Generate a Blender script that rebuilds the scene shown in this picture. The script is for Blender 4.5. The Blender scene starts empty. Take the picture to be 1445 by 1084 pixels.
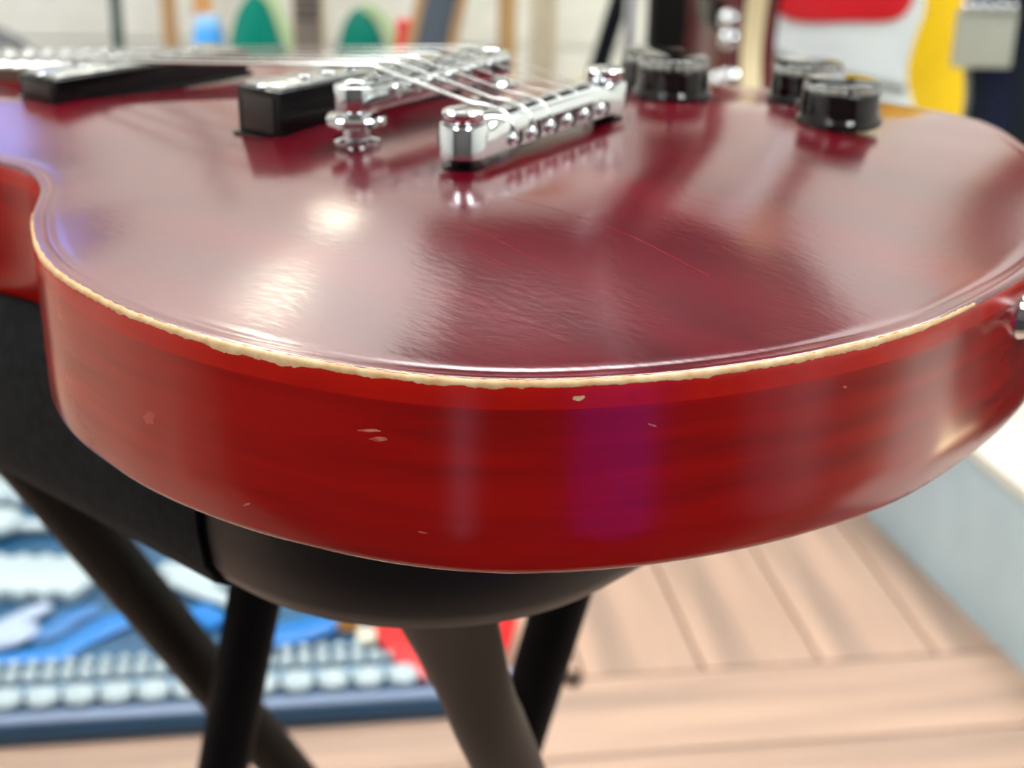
import bpy, bmesh, math, random
from mathutils import Vector, Matrix
from mathutils.geometry import delaunay_2d_cdt
random.seed(7)
S = bpy.context.scene
COL = S.collection

# ------------------------------------------------------------------ camera, light, exposure
ZR = 0.665                      # height of the guitar's rim above the floor
PITCH, ROLL = math.radians(22.6), math.radians(1.0)
cp, sp, cr, sr = math.cos(PITCH), math.sin(PITCH), math.cos(ROLL), math.sin(ROLL)
fwd = Vector((0, cp, -sp)); up0 = Vector((0, sp, cp)); ri0 = Vector((1, 0, 0))
right = cr*ri0 + sr*up0
upv = -sr*ri0 + cr*up0
cd = bpy.data.cameras.new('camera'); cam = bpy.data.objects.new('camera', cd); COL.objects.link(cam)
m = Matrix.Identity(4)
for i in range(3):
    m[i][0] = right[i]; m[i][1] = upv[i]; m[i][2] = -fwd[i]
m[2][3] = ZR + 0.1093
cam.matrix_world = m
cd.sensor_width = 36.0; cd.lens = 2004/1445*36.0
cd.clip_start = 0.01; cd.clip_end = 50
cd.dof.use_dof = True; cd.dof.focus_distance = 0.302; cd.dof.aperture_fstop = 13.5
S.camera = cam
S.view_settings.view_transform = 'Standard'; S.view_settings.look = 'None'
S.view_settings.gamma = 1.0; S.view_settings.use_curve_mapping = False
S.view_settings.exposure = 0.0
S.cycles.use_denoising = True
S.cycles.max_bounces = 8; S.cycles.diffuse_bounces = 3; S.cycles.glossy_bounces = 5; S.cycles.transmission_bounces = 8
S.cycles.caustics_reflective = False; S.cycles.caustics_refractive = False
S.cycles.sample_clamp_indirect = 6.0
world = bpy.data.worlds.new('world'); S.world = world; world.use_nodes = True
world.node_tree.nodes['Background'].inputs[0].default_value = (0.9, 0.95, 1.0, 1)
world.node_tree.nodes['Background'].inputs[1].default_value = 0.3
CEIL_EMIT = 16.0
SPOT_EMIT = 10.0
STRIP_EMIT = 44.0

# ------------------------------------------------------------------ helpers
def mat(name, color, rough=0.5, metal=0.0, color2=None, scale=20, stretch=(1, 1, 1), bump=0.0, bscale=200,
        bstretch=(1, 1, 1), spec=0.5, coat=0.0, coat_rough=0.1, emit=None, estr=0.0, trans=0.0, ior=1.5, sheen=0.0,
        detail=4.0, lo=0.35, hi=0.65, rnd=0.0):
    M = bpy.data.materials.new(name); M.use_nodes = True
    nt = M.node_tree; N = nt.nodes; L = nt.links
    b = N['Principled BSDF']
    b.inputs['Base Color'].default_value = (*color, 1)
    b.inputs['Roughness'].default_value = rough; b.inputs['Metallic'].default_value = metal
    b.inputs['Specular IOR Level'].default_value = spec; b.inputs['IOR'].default_value = ior
    b.inputs['Coat Weight'].default_value = coat; b.inputs['Coat Roughness'].default_value = coat_rough
    b.inputs['Transmission Weight'].default_value = trans; b.inputs['Sheen Weight'].default_value = sheen
    if emit:
        b.inputs['Emission Color'].default_value = (*emit, 1); b.inputs['Emission Strength'].default_value = estr
    def tex(sc, st, det):
        tc = N.new('ShaderNodeTexCoord'); mp = N.new('ShaderNodeMapping'); nz = N.new('ShaderNodeTexNoise')
        mp.inputs['Scale'].default_value = st
        nz.inputs['Scale'].default_value = sc; nz.inputs['Detail'].default_value = det
        L.new(tc.outputs['Object'], mp.inputs['Vector']); L.new(mp.outputs[0], nz.inputs['Vector'])
        return nz
    if color2 is None:
        color2 = tuple(min(1, c*1.08) for c in color)
    nz = tex(scale, stretch, detail)
    r = N.new('ShaderNodeValToRGB')
    r.color_ramp.elements[0].position = lo; r.color_ramp.elements[1].position = hi
    r.color_ramp.elements[0].color = (*color, 1); r.color_ramp.elements[1].color = (*color2, 1)
    L.new(nz.outputs['Fac'], r.inputs['Fac'])
    out = r.outputs['Color']
    if rnd:
        oi = N.new('ShaderNodeObjectInfo'); mr = N.new('ShaderNodeMapRange')
        mr.inputs['To Min'].default_value = 1-rnd; mr.inputs['To Max'].default_value = 1+rnd*0.4
        L.new(oi.outputs['Random'], mr.inputs['Value'])
        mx = N.new('ShaderNodeMix'); mx.data_type = 'RGBA'; mx.blend_type = 'MULTIPLY'; mx.inputs['Factor'].default_value = 1
        L.new(out, mx.inputs['A']); L.new(mr.outputs[0], mx.inputs['B']); out = mx.outputs['Result']
    L.new(out, b.inputs['Base Color'])
    if bump:
        bn = tex(bscale, bstretch, 2.0); bp = N.new('ShaderNodeBump')
        bp.inputs['Strength'].default_value = bump; bp.inputs['Distance'].default_value = 0.0004
        L.new(bn.outputs['Fac'], bp.inputs['Height']); L.new(bp.outputs[0], b.inputs['Normal'])
    return M

def obj(name, bm, material, parent=None, smooth=True, angle=40, recalc=True):
    if recalc: bmesh.ops.recalc_face_normals(bm, faces=bm.faces[:])
    me = bpy.data.meshes.new(name); bm.to_mesh(me); bm.free()
    if smooth:
        for p in me.polygons: p.use_smooth = True
        if angle is not None: me.set_sharp_from_angle(angle=math.radians(angle))
    for mm in (material if isinstance(material, (list, tuple)) else [material]): me.materials.append(mm)
    o = bpy.data.objects.new(name, me); COL.objects.link(o)
    if parent: o.parent = parent
    return o

def thing(name, label, cat, loc=(0, 0, 0), rz=0.0, group=None, rot=None):
    o = bpy.data.objects.new(name, None); COL.objects.link(o)
    o.location = loc; o.rotation_euler = rot if rot else (0, 0, rz)
    o['label'] = label; o['category'] = cat
    if group: o['group'] = group
    return o
def tag(o, label, cat, group=None):
    o['label'] = label; o['category'] = cat
    if group: o['group'] = group
    return o

def box(bm, c, s, rot=None, bev=0.0):
    r = bmesh.ops.create_cube(bm, size=1)
    M = Matrix.Translation(c) @ (rot if rot else Matrix.Identity(4)) @ Matrix.Diagonal((*s, 1))
    bmesh.ops.transform(bm, matrix=M, verts=r['verts'])
    if bev:
        es = list({e for v in r['verts'] for e in v.link_edges})
        bmesh.ops.bevel(bm, geom=es, offset=bev, segments=2, affect='EDGES', profile=0.6)
    return bm
def nb(): return bmesh.new()
def bx(c, s, rot=None, bev=0.0): return box(nb(), c, s, rot, bev)

def lathe(bm, prof, c=(0, 0, 0), seg=32, caps=True, wob=None):
    """prof: list of (radius, z)"""
    rings = []
    for r, z in prof:
        rings.append([bm.verts.new((c[0]+(r*(wob(i/seg) if wob else 1))*math.cos(2*math.pi*i/seg),
                                    c[1]+(r*(wob(i/seg) if wob else 1))*math.sin(2*math.pi*i/seg), c[2]+z)) for i in range(seg)])
    for a, b in zip(rings, rings[1:]):
        for i in range(seg):
            j = (i+1) % seg
            bm.faces.new((a[i], a[j], b[j], b[i]))
    if caps:
        bm.faces.new(rings[0][::-1]); bm.faces.new(rings[-1])
    return bm

def tube(bm, pts, rad, seg=10, caps=True):
    pts = [Vector(p) for p in pts]; n = len(pts); rings = []
    rads = rad if isinstance(rad, (list, tuple)) else [rad]*n
    ref = None
    for k, p in enumerate(pts):
        d = (pts[min(k+1, n-1)]-pts[max(k-1, 0)]).normalized()
        if ref is None:
            ref = Vector((0, 0, 1)) if abs(d.z) < 0.9 else Vector((1, 0, 0))
        u = (ref - d*ref.dot(d)).normalized(); v = d.cross(u); ref = u
        rr = rads[k]
        ra, rb = rr if isinstance(rr, tuple) else (rr, rr)
        rings.append([bm.verts.new(p+u*ra*math.cos(2*math.pi*i/seg)+v*rb*math.sin(2*math.pi*i/seg)) for i in range(seg)])
    for a, b in zip(rings, rings[1:]):
        for i in range(seg):
            j = (i+1) % seg
            bm.faces.new((a[i], a[j], b[j], b[i]))
    if caps:
        bm.faces.new(rings[0][::-1]); bm.faces.new(rings[-1])
    return bm

def catmull(pts, closed=True, sub=12):
    n = len(pts); out = []
    rng = range(n) if closed else range(n-1)
    for i in rng:
        def g(k):
            if closed: return pts[k % n]
            if k < 0: return 2*Vector(pts[0])-Vector(pts[1])
            if k >= n: return 2*Vector(pts[-1])-Vector(pts[-2])
            return pts[k]
        p0, p1, p2, p3 = (Vector(g(i-1)), Vector(g(i)), Vector(g(i+1)), Vector(g(i+2)))
        t0 = 0.0; t1 = t0+(p1-p0).length**.5+1e-9; t2 = t1+(p2-p1).length**.5; t3 = t2+(p3-p2).length**.5+1e-9
        for k in range(sub):
            t = t1+(t2-t1)*k/sub
            A1 = (t1-t)/(t1-t0)*p0+(t-t0)/(t1-t0)*p1; A2 = (t2-t)/(t2-t1)*p1+(t-t1)/(t2-t1)*p2; A3 = (t3-t)/(t3-t2)*p2+(t-t2)/(t3-t2)*p3
            B1 = (t2-t)/(t2-t0)*A1+(t-t0)/(t2-t0)*A2; B2 = (t3-t)/(t3-t1)*A2+(t-t1)/(t3-t1)*A3
            out.append((t2-t)/(t2-t1)*B1+(t-t1)/(t2-t1)*B2)
    if not closed: out.append(Vector(pts[-1]))
    return out

def resample(pts, step, closed=True):
    P = pts+[pts[0]] if closed else pts
    acc = [0.0]
    for a, b in zip(P, P[1:]): acc.append(acc[-1]+(b-a).length)
    n = max(3, int(round(acc[-1]/step))); out = []; k = 0
    for i in range(n):
        d = acc[-1]*i/n
        while acc[k+1] < d: k += 1
        f = (d-acc[k])/max(1e-9, acc[k+1]-acc[k]); out.append(P[k].lerp(P[k+1], f))
    return out

def prism(bm, pts, z0, z1, bev=0.0, M=None):
    """closed 2D outline (ccw) extruded z0..z1 with rounded edges"""
    n = len(pts)
    P = [Vector((p[0], p[1])) for p in pts]
    area = sum(P[i].x*P[(i+1) % n].y-P[(i+1) % n].x*P[i].y for i in range(n))
    if area < 0: P.reverse()
    nor = []
    for i in range(n):
        d = (P[(i+1) % n]-P[i-1]).normalized(); nor.append(Vector((-d.y, d.x)))
    lv = [(0, z0), (0, z1)] if not bev else [(bev, z0), (bev*.3, z0+bev*.3), (0, z0+bev), (0, z1-bev), (bev*.3, z1-bev*.3), (bev, z1)]
    rings = []
    for ins, z in lv:
        ring = []
        for i in range(n):
            q = P[i]+nor[i]*ins; v = Vector((q.x, q.y, z))
            ring.append(bm.verts.new(M @ v if M else v))
        rings.append(ring)
    for a, b in zip(rings, rings[1:]):
        for i in range(n):
            j = (i+1) % n; bm.faces.new((a[i], a[j], b[j], b[i]))
    bm.faces.new(rings[0][::-1]); bm.faces.new(rings[-1])
    return bm

def copy_tree(o, parent=None):
    c = o.copy(); COL.objects.link(c)
    if parent: c.parent = parent
    for ch in list(o.children): copy_tree(ch, c)
    return c

# ------------------------------------------------------------------ materials
M_top = mat('cherry top finish', (0.075, 0.0003, 0.005), rough=0.15, color2=(0.15, 0.0006, 0.009), scale=42, stretch=(0.16, 1, 1),
            bump=0.065, bscale=520, bstretch=(0.45, 1, 1), lo=0.3, hi=0.75, detail=6, ior=2.0)
M_cap = mat('cherry cap edge', (0.56, 0.010, 0.002), rough=0.22, color2=(0.44, 0.005, 0.002), scale=60, stretch=(0.3, 1, 1), bump=0.08, bscale=600)
M_side = mat('cherry side finish', (0.36, 0.0024, 0.0008), rough=0.17, color2=(0.23, 0.0016, 0.0008), scale=130, stretch=(0.10, 0.10, 1.3),
             bump=0.04, bscale=420, bstretch=(0.5, 0.5, 1), lo=0.42, hi=0.72, detail=6, ior=1.6)
M_bare = mat('bare worn wood', (0.78, 0.55, 0.30), rough=0.6, color2=(0.62, 0.36, 0.16), scale=300)
M_dent = mat('scraped finish', (0.45, 0.06, 0.04), rough=0.25, color2=(0.62, 0.22, 0.16), scale=600)
M_chrome = mat('chrome', (0.68, 0.71, 0.72), rough=0.07, metal=1.0)
M_nickel = mat('nickel', (0.48, 0.49, 0.48), rough=0.16, metal=1.0)
M_string = mat('steel string', (0.62, 0.63, 0.60), rough=0.22, metal=1.0)
M_blackpl = mat('black plastic', (0.003, 0.003, 0.0035), rough=0.15, color2=(0.005, 0.005, 0.0055), spec=0.25)
M_hole = mat('dark hole', (0.01, 0.012, 0.02), rough=0.3)
M_clear = mat('clear acrylic', (0.95, 0.95, 0.95), rough=0.02, trans=1.0, ior=1.49)
M_rose = mat('rosewood', (0.06, 0.025, 0.015), rough=0.5, color2=(0.10, 0.04, 0.02), scale=60, stretch=(0.1, 1, 1))
M_vinyl = mat('black vinyl', (0.007, 0.007, 0.008), rough=0.45, spec=0.35, color2=(0.009, 0.009, 0.010), bump=0.1, bscale=900)
M_felt = mat('black felt', (0.0035, 0.004, 0.0042), rough=0.95, spec=0.15, color2=(0.010, 0.0115, 0.012), scale=220, bump=0.9, bscale=1100, sheen=0.03, detail=6)
M_black = mat('black painted steel', (0.0015, 0.0022, 0.004), rough=0.6, spec=0.06)
M_bronze = mat('dark bronze steel', (0.011, 0.0095, 0.007), rough=0.45, spec=0.2)
M_plank = mat('wood plank', (0.66, 0.43, 0.31), rough=0.45, color2=(0.36, 0.25, 0.19), scale=15, stretch=(0.12, 1.7, 1), lo=0.36, hi=0.72, detail=6, rnd=0.18)
M_wall = mat('white slat board', (0.86, 0.88, 0.82), rough=0.5)
M_wallp = mat('white wall paint', (0.78, 0.78, 0.74), rough=0.7)
M_ceil = mat('ceiling paint', (0.82, 0.82, 0.80), rough=0.8)

# ------------------------------------------------------------------ room shell
def struct(name, bm, mtl, parent=None, **k):
    o = obj(name, bm, mtl, parent, smooth=False, **k)
    if not parent: o['kind'] = 'structure'
    return o
XL, XR, YF, YB, ZC = -2.9, 2.3, -2.6, 2.85, 2.6
struct('floor', bx(((XL+XR)/2, (YF+YB)/2, -0.06), (XR-XL, YB-YF, 0.1)), mat('floor joint', (0.24, 0.15, 0.11), rough=0.8))
floor = bpy.data.objects['floor']
RA = math.radians(8.3)
def planks():
    me = None; W, Lp, T = 0.118, 1.21, 0.010
    bm = bx((0, 0, 0), (Lp-0.003, W-0.003, T), bev=0.0015)
    base = obj('plank', bm, M_plank, floor, smooth=False)
    first = True
    ux, uy = Vector((math.cos(RA), math.sin(RA))), Vector((-math.sin(RA), math.cos(RA)))
    V0 = 1.115
    spots = []
    # zone near the viewer: boards run sideways
    for j in range(-14, 0):
        v = V0+(j+0.5)*W
        for i in range(-3, 4):
            spots.append((ux*(i*Lp+0.37*(j % 3))+uy*v, RA))
    # zone beyond: boards run towards the back wall
    for i in range(-30, 24):
        for j in range(0, 2):
            spots.append((ux*((i+0.5)*W)+uy*(V0+(j+0.5)*Lp), RA+math.pi/2))
    for p, a in spots:
        if not (XL+0.1 < p.x < XR-0.1 and 0.15 < p.y < YB+0.3): continue
        o = base if first else base.copy()
        if not first: COL.objects.link(o)
        first = False
        o.location = (p.x, p.y, -0.0051); o.rotation_euler = (0, 0, a)
planks()
# rest of the floor behind the viewer, same height
struct('trim_1', bx(((XL+XR)/2, (YF-0.05)/2, -0.006), (XR-XL, -0.05-YF, 0.012)), mat('dark carpet', (0.020, 0.016, 0.016), rough=0.9))
wb = struct('wall_back', bx(((XL+XR)/2, YB+0.08, ZC/2), (XR-XL+0.3, 0.1, ZC)), mat('slat groove', (0.70, 0.72, 0.68), rough=0.7))
bm = bx((0, 0, 0), (XR-XL, 0.02, 0.147), bev=0.003)
s0 = obj('slat', bm, M_wall, wb, smooth=False)
for k in range(17):
    o = s0 if k == 0 else s0.copy()
    if k: COL.objects.link(o)
    o.location = ((XL+XR)/2, YB+0.018, 0.082+0.1515*k)
struct('wall_left', bx((XL-0.05, (YF+YB)/2, ZC/2), (0.1, YB-YF+0.2, ZC)), M_wallp)
struct('wall_right', bx((XR+0.05, (YF+YB)/2, ZC/2), (0.1, YB-YF+0.2, ZC)), M_wallp)
struct('wall_front', bx(((XL+XR)/2, YF-0.05, ZC/2), (XR-XL+0.2, 0.1, ZC)), mat('dark front wall', (0.10, 0.09, 0.09), rough=0.7))
struct('ceiling', bx(((XL+XR)/2, (YF+YB)/2, ZC+0.05), (XR-XL+0.2, YB-YF+0.2, 0.1)), M_ceil)

M_diff = mat('light diffuser', (0.9, 0.9, 0.9), emit=(0.95, 0.985, 1.0), estr=CEIL_EMIT)
M_lframe = mat('light frame', (0.7, 0.7, 0.7), rough=0.4)
def ceiling_light(x, y, sx, sy, lab):
    t = thing('ceiling_light', lab, 'light', (x, y, ZC))
    b = nb(); box(b, (0, 0, -0.015), (sx+0.06, sy+0.06, 0.03)); obj('frame', b, M_lframe, t, smooth=False)
    obj('diffuser', bx((0, 0, -0.034), (sx, sy, 0.008)), M_diff, t, smooth=False)
ceiling_light(-1.3, 0.9, 0.6, 1.2, 'white ceiling light panel above the left of the shop')
ceiling_light(0.9, 0.9, 0.6, 1.2, 'white ceiling light panel above the right of the shop')
ceiling_light(-1.3, -1.2, 0.6, 1.2, 'white ceiling light panel behind the viewer on the left')
ceiling_light(0.9, -1.2, 0.6, 1.2, 'white ceiling light panel behind the viewer on the right')

t = thing('ceiling_light', 'long ceiling light strip added unseen to brighten the back wall', 'light', (0.35, 2.38, ZC))  # strip added out of view to wash the upper wall with light
obj('frame', bx((0, 0, -0.02), (3.4, 0.16, 0.04)), M_lframe, t, smooth=False)
obj('diffuser', bx((0, 0, -0.045), (3.34, 0.11, 0.010)), mat('strip diffuser', (0.9, 0.9, 0.9), emit=(0.95, 0.985, 1.0), estr=STRIP_EMIT), t, smooth=False)
# raised display plinth at the right: its front edge runs obliquely away
def plinth():
    d = Vector((-0.243, 0.970)); nrm = Vector((0.970, 0.243)); p0 = Vector((0.458, 1.318))
    a = p0-d*1.15; b = p0+d*1.35
    pts = [a, a+nrm*0.75, b+nrm*1.05, b]
    t = thing('display_plinth', 'low display plinth with pale blue grey side at the right edge of the floor', 'plinth', (0, 0, 0))
    obj('riser', prism(nb(), pts, 0.0, 0.168), mat('pale blue grey laminate', (0.50, 0.66, 0.72), rough=0.3), t, smooth=False)
    pts2 = [a-nrm*0.006, a+nrm*0.75, b+nrm*1.05, b-nrm*0.006]
    o = obj('top_panel', prism(nb(), pts2, 0.168, 0.180), mat('cream laminate', (0.80, 0.80, 0.70), rough=0.35), t, smooth=False)
    o['label'] = 'cream top panel'
plinth()

# ------------------------------------------------------------------ the guitar
A = math.radians(38.0)
guitar = thing('electric_guitar', 'cherry red electric guitar with worn edge lying on the black stool', 'guitar', (0.008, 0.431, ZR), math.pi-A)
def L(s, t, z=0.0): return Vector((s/1000, -t/1000, z/1000))
ctrl = [(-150, 6), (-149.5, -20), (-146.3, -50), (-137, -79), (-124.5, -103.5), (-111, -122), (-95, -137.5), (-77, -148), (-55, -155.5), (-33, -159.7), (-6, -160.5),
        (17, -157.3), (34, -153.2), (52, -145.6), (66, -137.3), (79, -128.6), (91, -118.7), (100.5, -111), (110, -105.4), (119, -101.6), (127.5, -100.2), (137, -100.8),
        (155, -105), (175, -112), (195, -118.5), (212, -122.5), (226, -124), (243, -121), (259, -113), (272, -100), (282, -82), (288, -60), (286, -42), (270, -27),
        (246, -10), (226, 10), (210, 28), (205, 42), (207, 58), (212, 72), (213, 85), (206, 97), (194, 105), (180, 110), (165, 112), (150, 111.5), (128, 111.5),
        (105, 118), (85, 131), (62, 150), (40, 165), (15, 177), (-10, 182), (-35, 183), (-57, 181), (-71, 175.5), (-84.5, 164), (-98, 147.6), (-112, 130), (-126, 107), (-138, 80), (-146, 45)]
def at_res(p): return Vector(p)
OUT = resample(catmull([Vector(c) for c in ctrl], True, 10), 1.6)
nO = len(OUT)
ar = sum(OUT[i].x*OUT[(i+1) % nO].y-OUT[(i+1) % nO].x*OUT[i].y for i in range(nO))
if ar < 0: OUT.reverse()
NRM = []
for i in range(nO):
    d = (OUT[(i+1) % nO]-OUT[i-1]).normalized(); NRM.append(Vector((-d.y, d.x)))   # inward
COARSE = OUT[::3]
def dist_edge(p):
    return min((p-q).length for q in COARSE)
def sm(x):
    x = max(0.0, min(1.0, x)); return x*x*(3-2*x)
def arch(d, s):
    """height of the carved top above the rim plane, mm"""
    A_ = 10.5-4.0*sm((s-60)/120)-2.5*sm((s-190)/70)
    u = max(0.0, min(1.0, (d-4.4)/104))
    return 0.18*sm((d-4.3)/2.2)+A_*(0.55*sm(u)+0.45*math.sin(u*math.pi/2))*0.955
def topz(s, t): return arch(dist_edge(Vector((s, t))), s)

def build_body():
    # sides and back
    bm = nb(); prof = [(0.0, -6.4), (0.0, -14), (0.0, -24), (0.0, -34), (0.0, -43.3), (0.35, -44.3), (1.0, -45.1), (2.2, -45.5)]
    rings = []
    for ins, z in prof:
        rings.append([bm.verts.new(L(*(OUT[i]+NRM[i]*ins), z)) for i in range(nO)])
    for a, b in zip(rings, rings[1:]):
        for i in range(nO): bm.faces.new((a[i], a[(i+1) % nO], b[(i+1) % nO], b[i]))
    bm.faces.new(rings[-1]); bm.faces.new(rings[0][::-1])
    o = obj('body', bm, M_side, guitar, angle=60); o['label'] = 'dark cherry red mahogany sides and back'
    # cap: edge of the maple top plus the carved face
    bm = nb(); ins = [(0.0, -6.4), (0.0, -3.5), (0.0, -1.3), (0.18, -0.62), (0.6, -0.17), (1.25, 0.0), (2.6, 0.0), (4.3, 0.0)]
    dd = [5.0, 5.7, 6.6, 8.5, 11.0, 14.0]
    rings = []
    for q, z in ins:
        rings.append([bm.verts.new(L(*(OUT[i]+NRM[i]*q), z)) for i in range(nO)])
    for q in dd:
        rings.append([bm.verts.new(L(*(OUT[i]+NRM[i]*q), arch(q, OUT[i].x))) for i in range(nO)])
    for k, (a, b) in enumerate(zip(rings, rings[1:])):
        for i in range(nO):
            f = bm.faces.new((a[i], a[(i+1) % nO], b[(i+1) % nO], b[i]))
            f.material_index = 1 if k < 2 else 0
    inner = [OUT[i]+NRM[i]*14.0 for i in range(nO)]
    pts = [Vector((p.x, p.y)) for p in inner]
    st = 4.5
    for ix in range(int(-150/st), int(290/st)+1):
        for iy in range(int(-165/st), int(190/st)+1):
            p = Vector((ix*st, iy*st+(st/2 if ix % 2 else 0)))
            if dist_edge(p) > 16.5: pts.append(p)
    edges = [(i, (i+1) % nO) for i in range(nO)]
    vo, eo, fo, ov, oe, of = delaunay_2d_cdt(pts, edges, [], 1, 1e-5)
    vm = []
    for k, p in enumerate(vo):
        src = [j for j in ov[k] if j < nO]
        if src: vm.append(rings[-1][src[0]])
        else: vm.append(bm.verts.new(L(p.x, p.y, arch(dist_edge(p), p.x))))
    for f in fo:
        vs = [vm[i] for i in f]
        if len(set(vs)) == len(vs):
            try: bm.faces.new(vs)
            except ValueError: pass
    o = obj('carved_top', bm, [M_top, M_cap], guitar, angle=60); o['label'] = 'glossy wine red carved top with reflections'
build_body()

def near_index(s, t):
    p = Vector((s, t)); return min(range(nO), key=lambda i: (OUT[i]-p).length)

# bare worn wood along the rim
def edge_wear():
    bm = nb(); i0 = near_index(82, -126); i1 = near_index(-149, -25)
    rng = range(i0, i1) if i0 < i1 else range(i0, i1, -1)
    rng = list(rng); n = len(rng); rr = random.Random(3)
    sub = 4; rows = []
    N = (n-1)*sub
    lo_w, hi_w, blob = [], [], []
    import itertools
    def fbm(x, seed):
        v = 0; a = 1
        for o_ in range(5):
            k = math.floor(x); f = x-k
            h0 = random.Random(int(k)*131+seed+o_*977).random(); h1 = random.Random(int(k+1)*131+seed+o_*977).random()
            v += a*((h0*(1-f)+h1*f)-0.5); a *= 0.62; x *= 2.1
        return v
    for q in range(N+1):
        k = min(q//sub, n-2); f = q/sub-k
        P = OUT[rng[k]].lerp(OUT[rng[k+1]], f); Nn = NRM[rng[k]].lerp(NRM[rng[k+1]], f).normalized()
        u = q/N
        env = min(1, u/0.10)*min(1, (1-u)/0.10)
        low = -1.05-0.40*env-0.75*max(0, fbm(q*0.055, 11))*env-0.28*fbm(q*0.3, 5)
        low -= 1.1*math.exp(-((u-0.40)/0.018)**2)*(0.8+0.5*fbm(q*0.3, 9)) + 0.7*math.exp(-((u-0.445)/0.02)**2)+0.4*math.exp(-((u-0.15)/0.008)**2)
        top_in = 0.30+0.55*env+0.30*fbm(q*0.25, 21)
        top_in = max(0.12, top_in)
        e = 0.045
        def on_round(ins):
            ins = max(0.0, min(1.25, ins)); return -1.3+math.sqrt(max(0, 1.25**2-(1.25-ins)**2))*1.04 if ins > 0 else -1.3
        row = [(0.0, low, 0.0), (0.0, min(-1.3, low*0.5-0.65), e), (0.05, -1.0, e), (0.18, -0.62, e), (min(top_in, 0.4), on_round(min(top_in, 0.4))-0.02, e), (top_in, on_round(top_in)-0.01, e), (top_in+0.1, on_round(top_in+0.1)-0.06, 0)]
        vs = []
        for ins, z, out in row:
            pp = P+Nn*(ins-out); vs.append(bm.verts.new(L(pp.x, pp.y, z+out*0.8)))
        rows.append(vs)
    for a, b in zip(rows, rows[1:]):
        for j in range(len(a)-1): bm.faces.new((a[j], a[j+1], b[j+1], b[j]))
    o = obj('edge_wear', bm, M_bare, guitar, angle=None); o['label'] = 'strip of bare cream wood where the finish has worn off the rim'
edge_wear()

def chip(s, t, z, w, h, mtl, seed, tilt=0.0, lab=None):
    r = random.Random(seed); i = near_index(s, t)
    nn = -NRM[i]; tg = Vector((nn.y, -nn.x)); n = 11
    bm = nb(); c = OUT[i]+nn*0.12
    cv = bm.verts.new(L(c.x, c.y, z)); ring = []
    for k in range(n):
        a = 2*math.pi*k/n; q = 0.55+0.55*r.random()
        du, dz = w/2*q*math.cos(a), h/2*q*math.sin(a)
        du, dz = du*math.cos(tilt)-dz*math.sin(tilt), du*math.sin(tilt)+dz*math.cos(tilt)
        p = OUT[i]+tg*du+nn*0.03
        ring.append(bm.verts.new(L(p.x, p.y, z+dz)))
    for k in range(n): bm.faces.new((cv, ring[k], ring[(k+1) % n]))
    o = obj('chip', bm, mtl, guitar, angle=None)
    if lab: o['label'] = lab
def wchip(x, y, z, w, h, mtl, seed, tilt=0.0, lab=None):
    rel = Vector((x-8, y-431)); chip(rel.x*-math.cos(A)+rel.y*math.sin(A), rel.x*math.sin(A)+rel.y*math.cos(A), z, w, h, mtl, seed, tilt, lab)
wchip(14, 265, -4.0, 2.6, 1.5, M_bare, 2, 0.1, 'small chip of bare wood just below the rim')
wchip(-29.5, 269, -13.6, 6.5, 0.9, M_dent, 4, 0.12)
wchip(-27.5, 268, -15.4, 4.5, 1.1, M_dent, 5, 0.2)
wchip(-84, 299, -25.0, 5.5, 3.8, mat('dull dent', (0.42, 0.045, 0.035), rough=0.3), 6, 0.4, 'dull dent in the red side')
wchip(29, 269, -11.2, 3.4, 0.6, M_dent, 7, -0.4)
wchip(73, 288, -9.8, 1.6, 0.8, M_dent, 8, -0.4)
wchip(-58, 281, -38.0, 3.0, 0.6, M_dent, 9, 0.5)
wchip(-18, 266, -36.0, 2.6, 0.5, M_dent, 10, -0.1)

def hardware_pickup(name, s0, s1, t0, t1, zb, zt, lab):
    p = bpy.data.objects.new(name, None); COL.objects.link(p); p.parent = guitar; p['label'] = lab
    sc, w, tc, l = (s0+s1)/2, s1-s0, (t0+t1)/2, t1-t0
    bm = nb(); box(bm, L(sc, tc, (zb-1.5+zt)/2), (w/1000, l/1000, (zt-zb+1.5)/1000), bev=0.0012)
    box(bm, L(sc, tc, zb-0.5), ((w+2.4)/1000, (l+3)/1000, 0.0022), bev=0.0008)
    obj('mounting_ring', bm, M_blackpl, p)
    bm = nb(); box(bm, L(sc, tc, zt-0.1), ((w-3)/1000, (l-5)/1000, 0.0022), bev=0.0008)
    obj('cover', bm, M_nickel, p)
    bm = nb(); box(bm, L(sc, t0-0.1, (zb+zt)/2-0.3), ((w-6)/1000, 0.0008, (zt-zb-4)/1000), bev=0.0002)  # brownish reflection on the end face, put in as a coloured plate
    o = obj('end_reflection', bm, mat('brown reflection tone', (0.022, 0.015, 0.010), rough=0.3), p); o['label'] = 'brownish reflection painted on the pickup end'
    for k in range(6):
        bm = lathe(nb(), [(2.3e-3, 0), (2.3e-3, 0.8e-3), (1.6e-3, 1.3e-3)], L(sc-2.5, tc-26+10.4*k, zt+0.8), 14)
        obj('pole_piece', bm, M_chrome, p)
    for tt in (t0+2.2, t1-2.2):
        bm = lathe(nb(), [(1.9e-3, 0), (1.9e-3, 0.5e-3), (1.0e-3, 1.0e-3)], L(sc, tt, zt-0.1), 12)
        obj('screw', bm, M_chrome, p)
hardware_pickup('bridge_pickup', 70, 90, -43, 45, topz(80, -40)-0.5, 22.5, 'black pickup with chrome cover next to the bridge')
hardware_pickup('neck_pickup', 180, 203, -48, 42, topz(186, -48)-0.5, 12.8, 'low black pickup nearest the neck')

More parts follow.
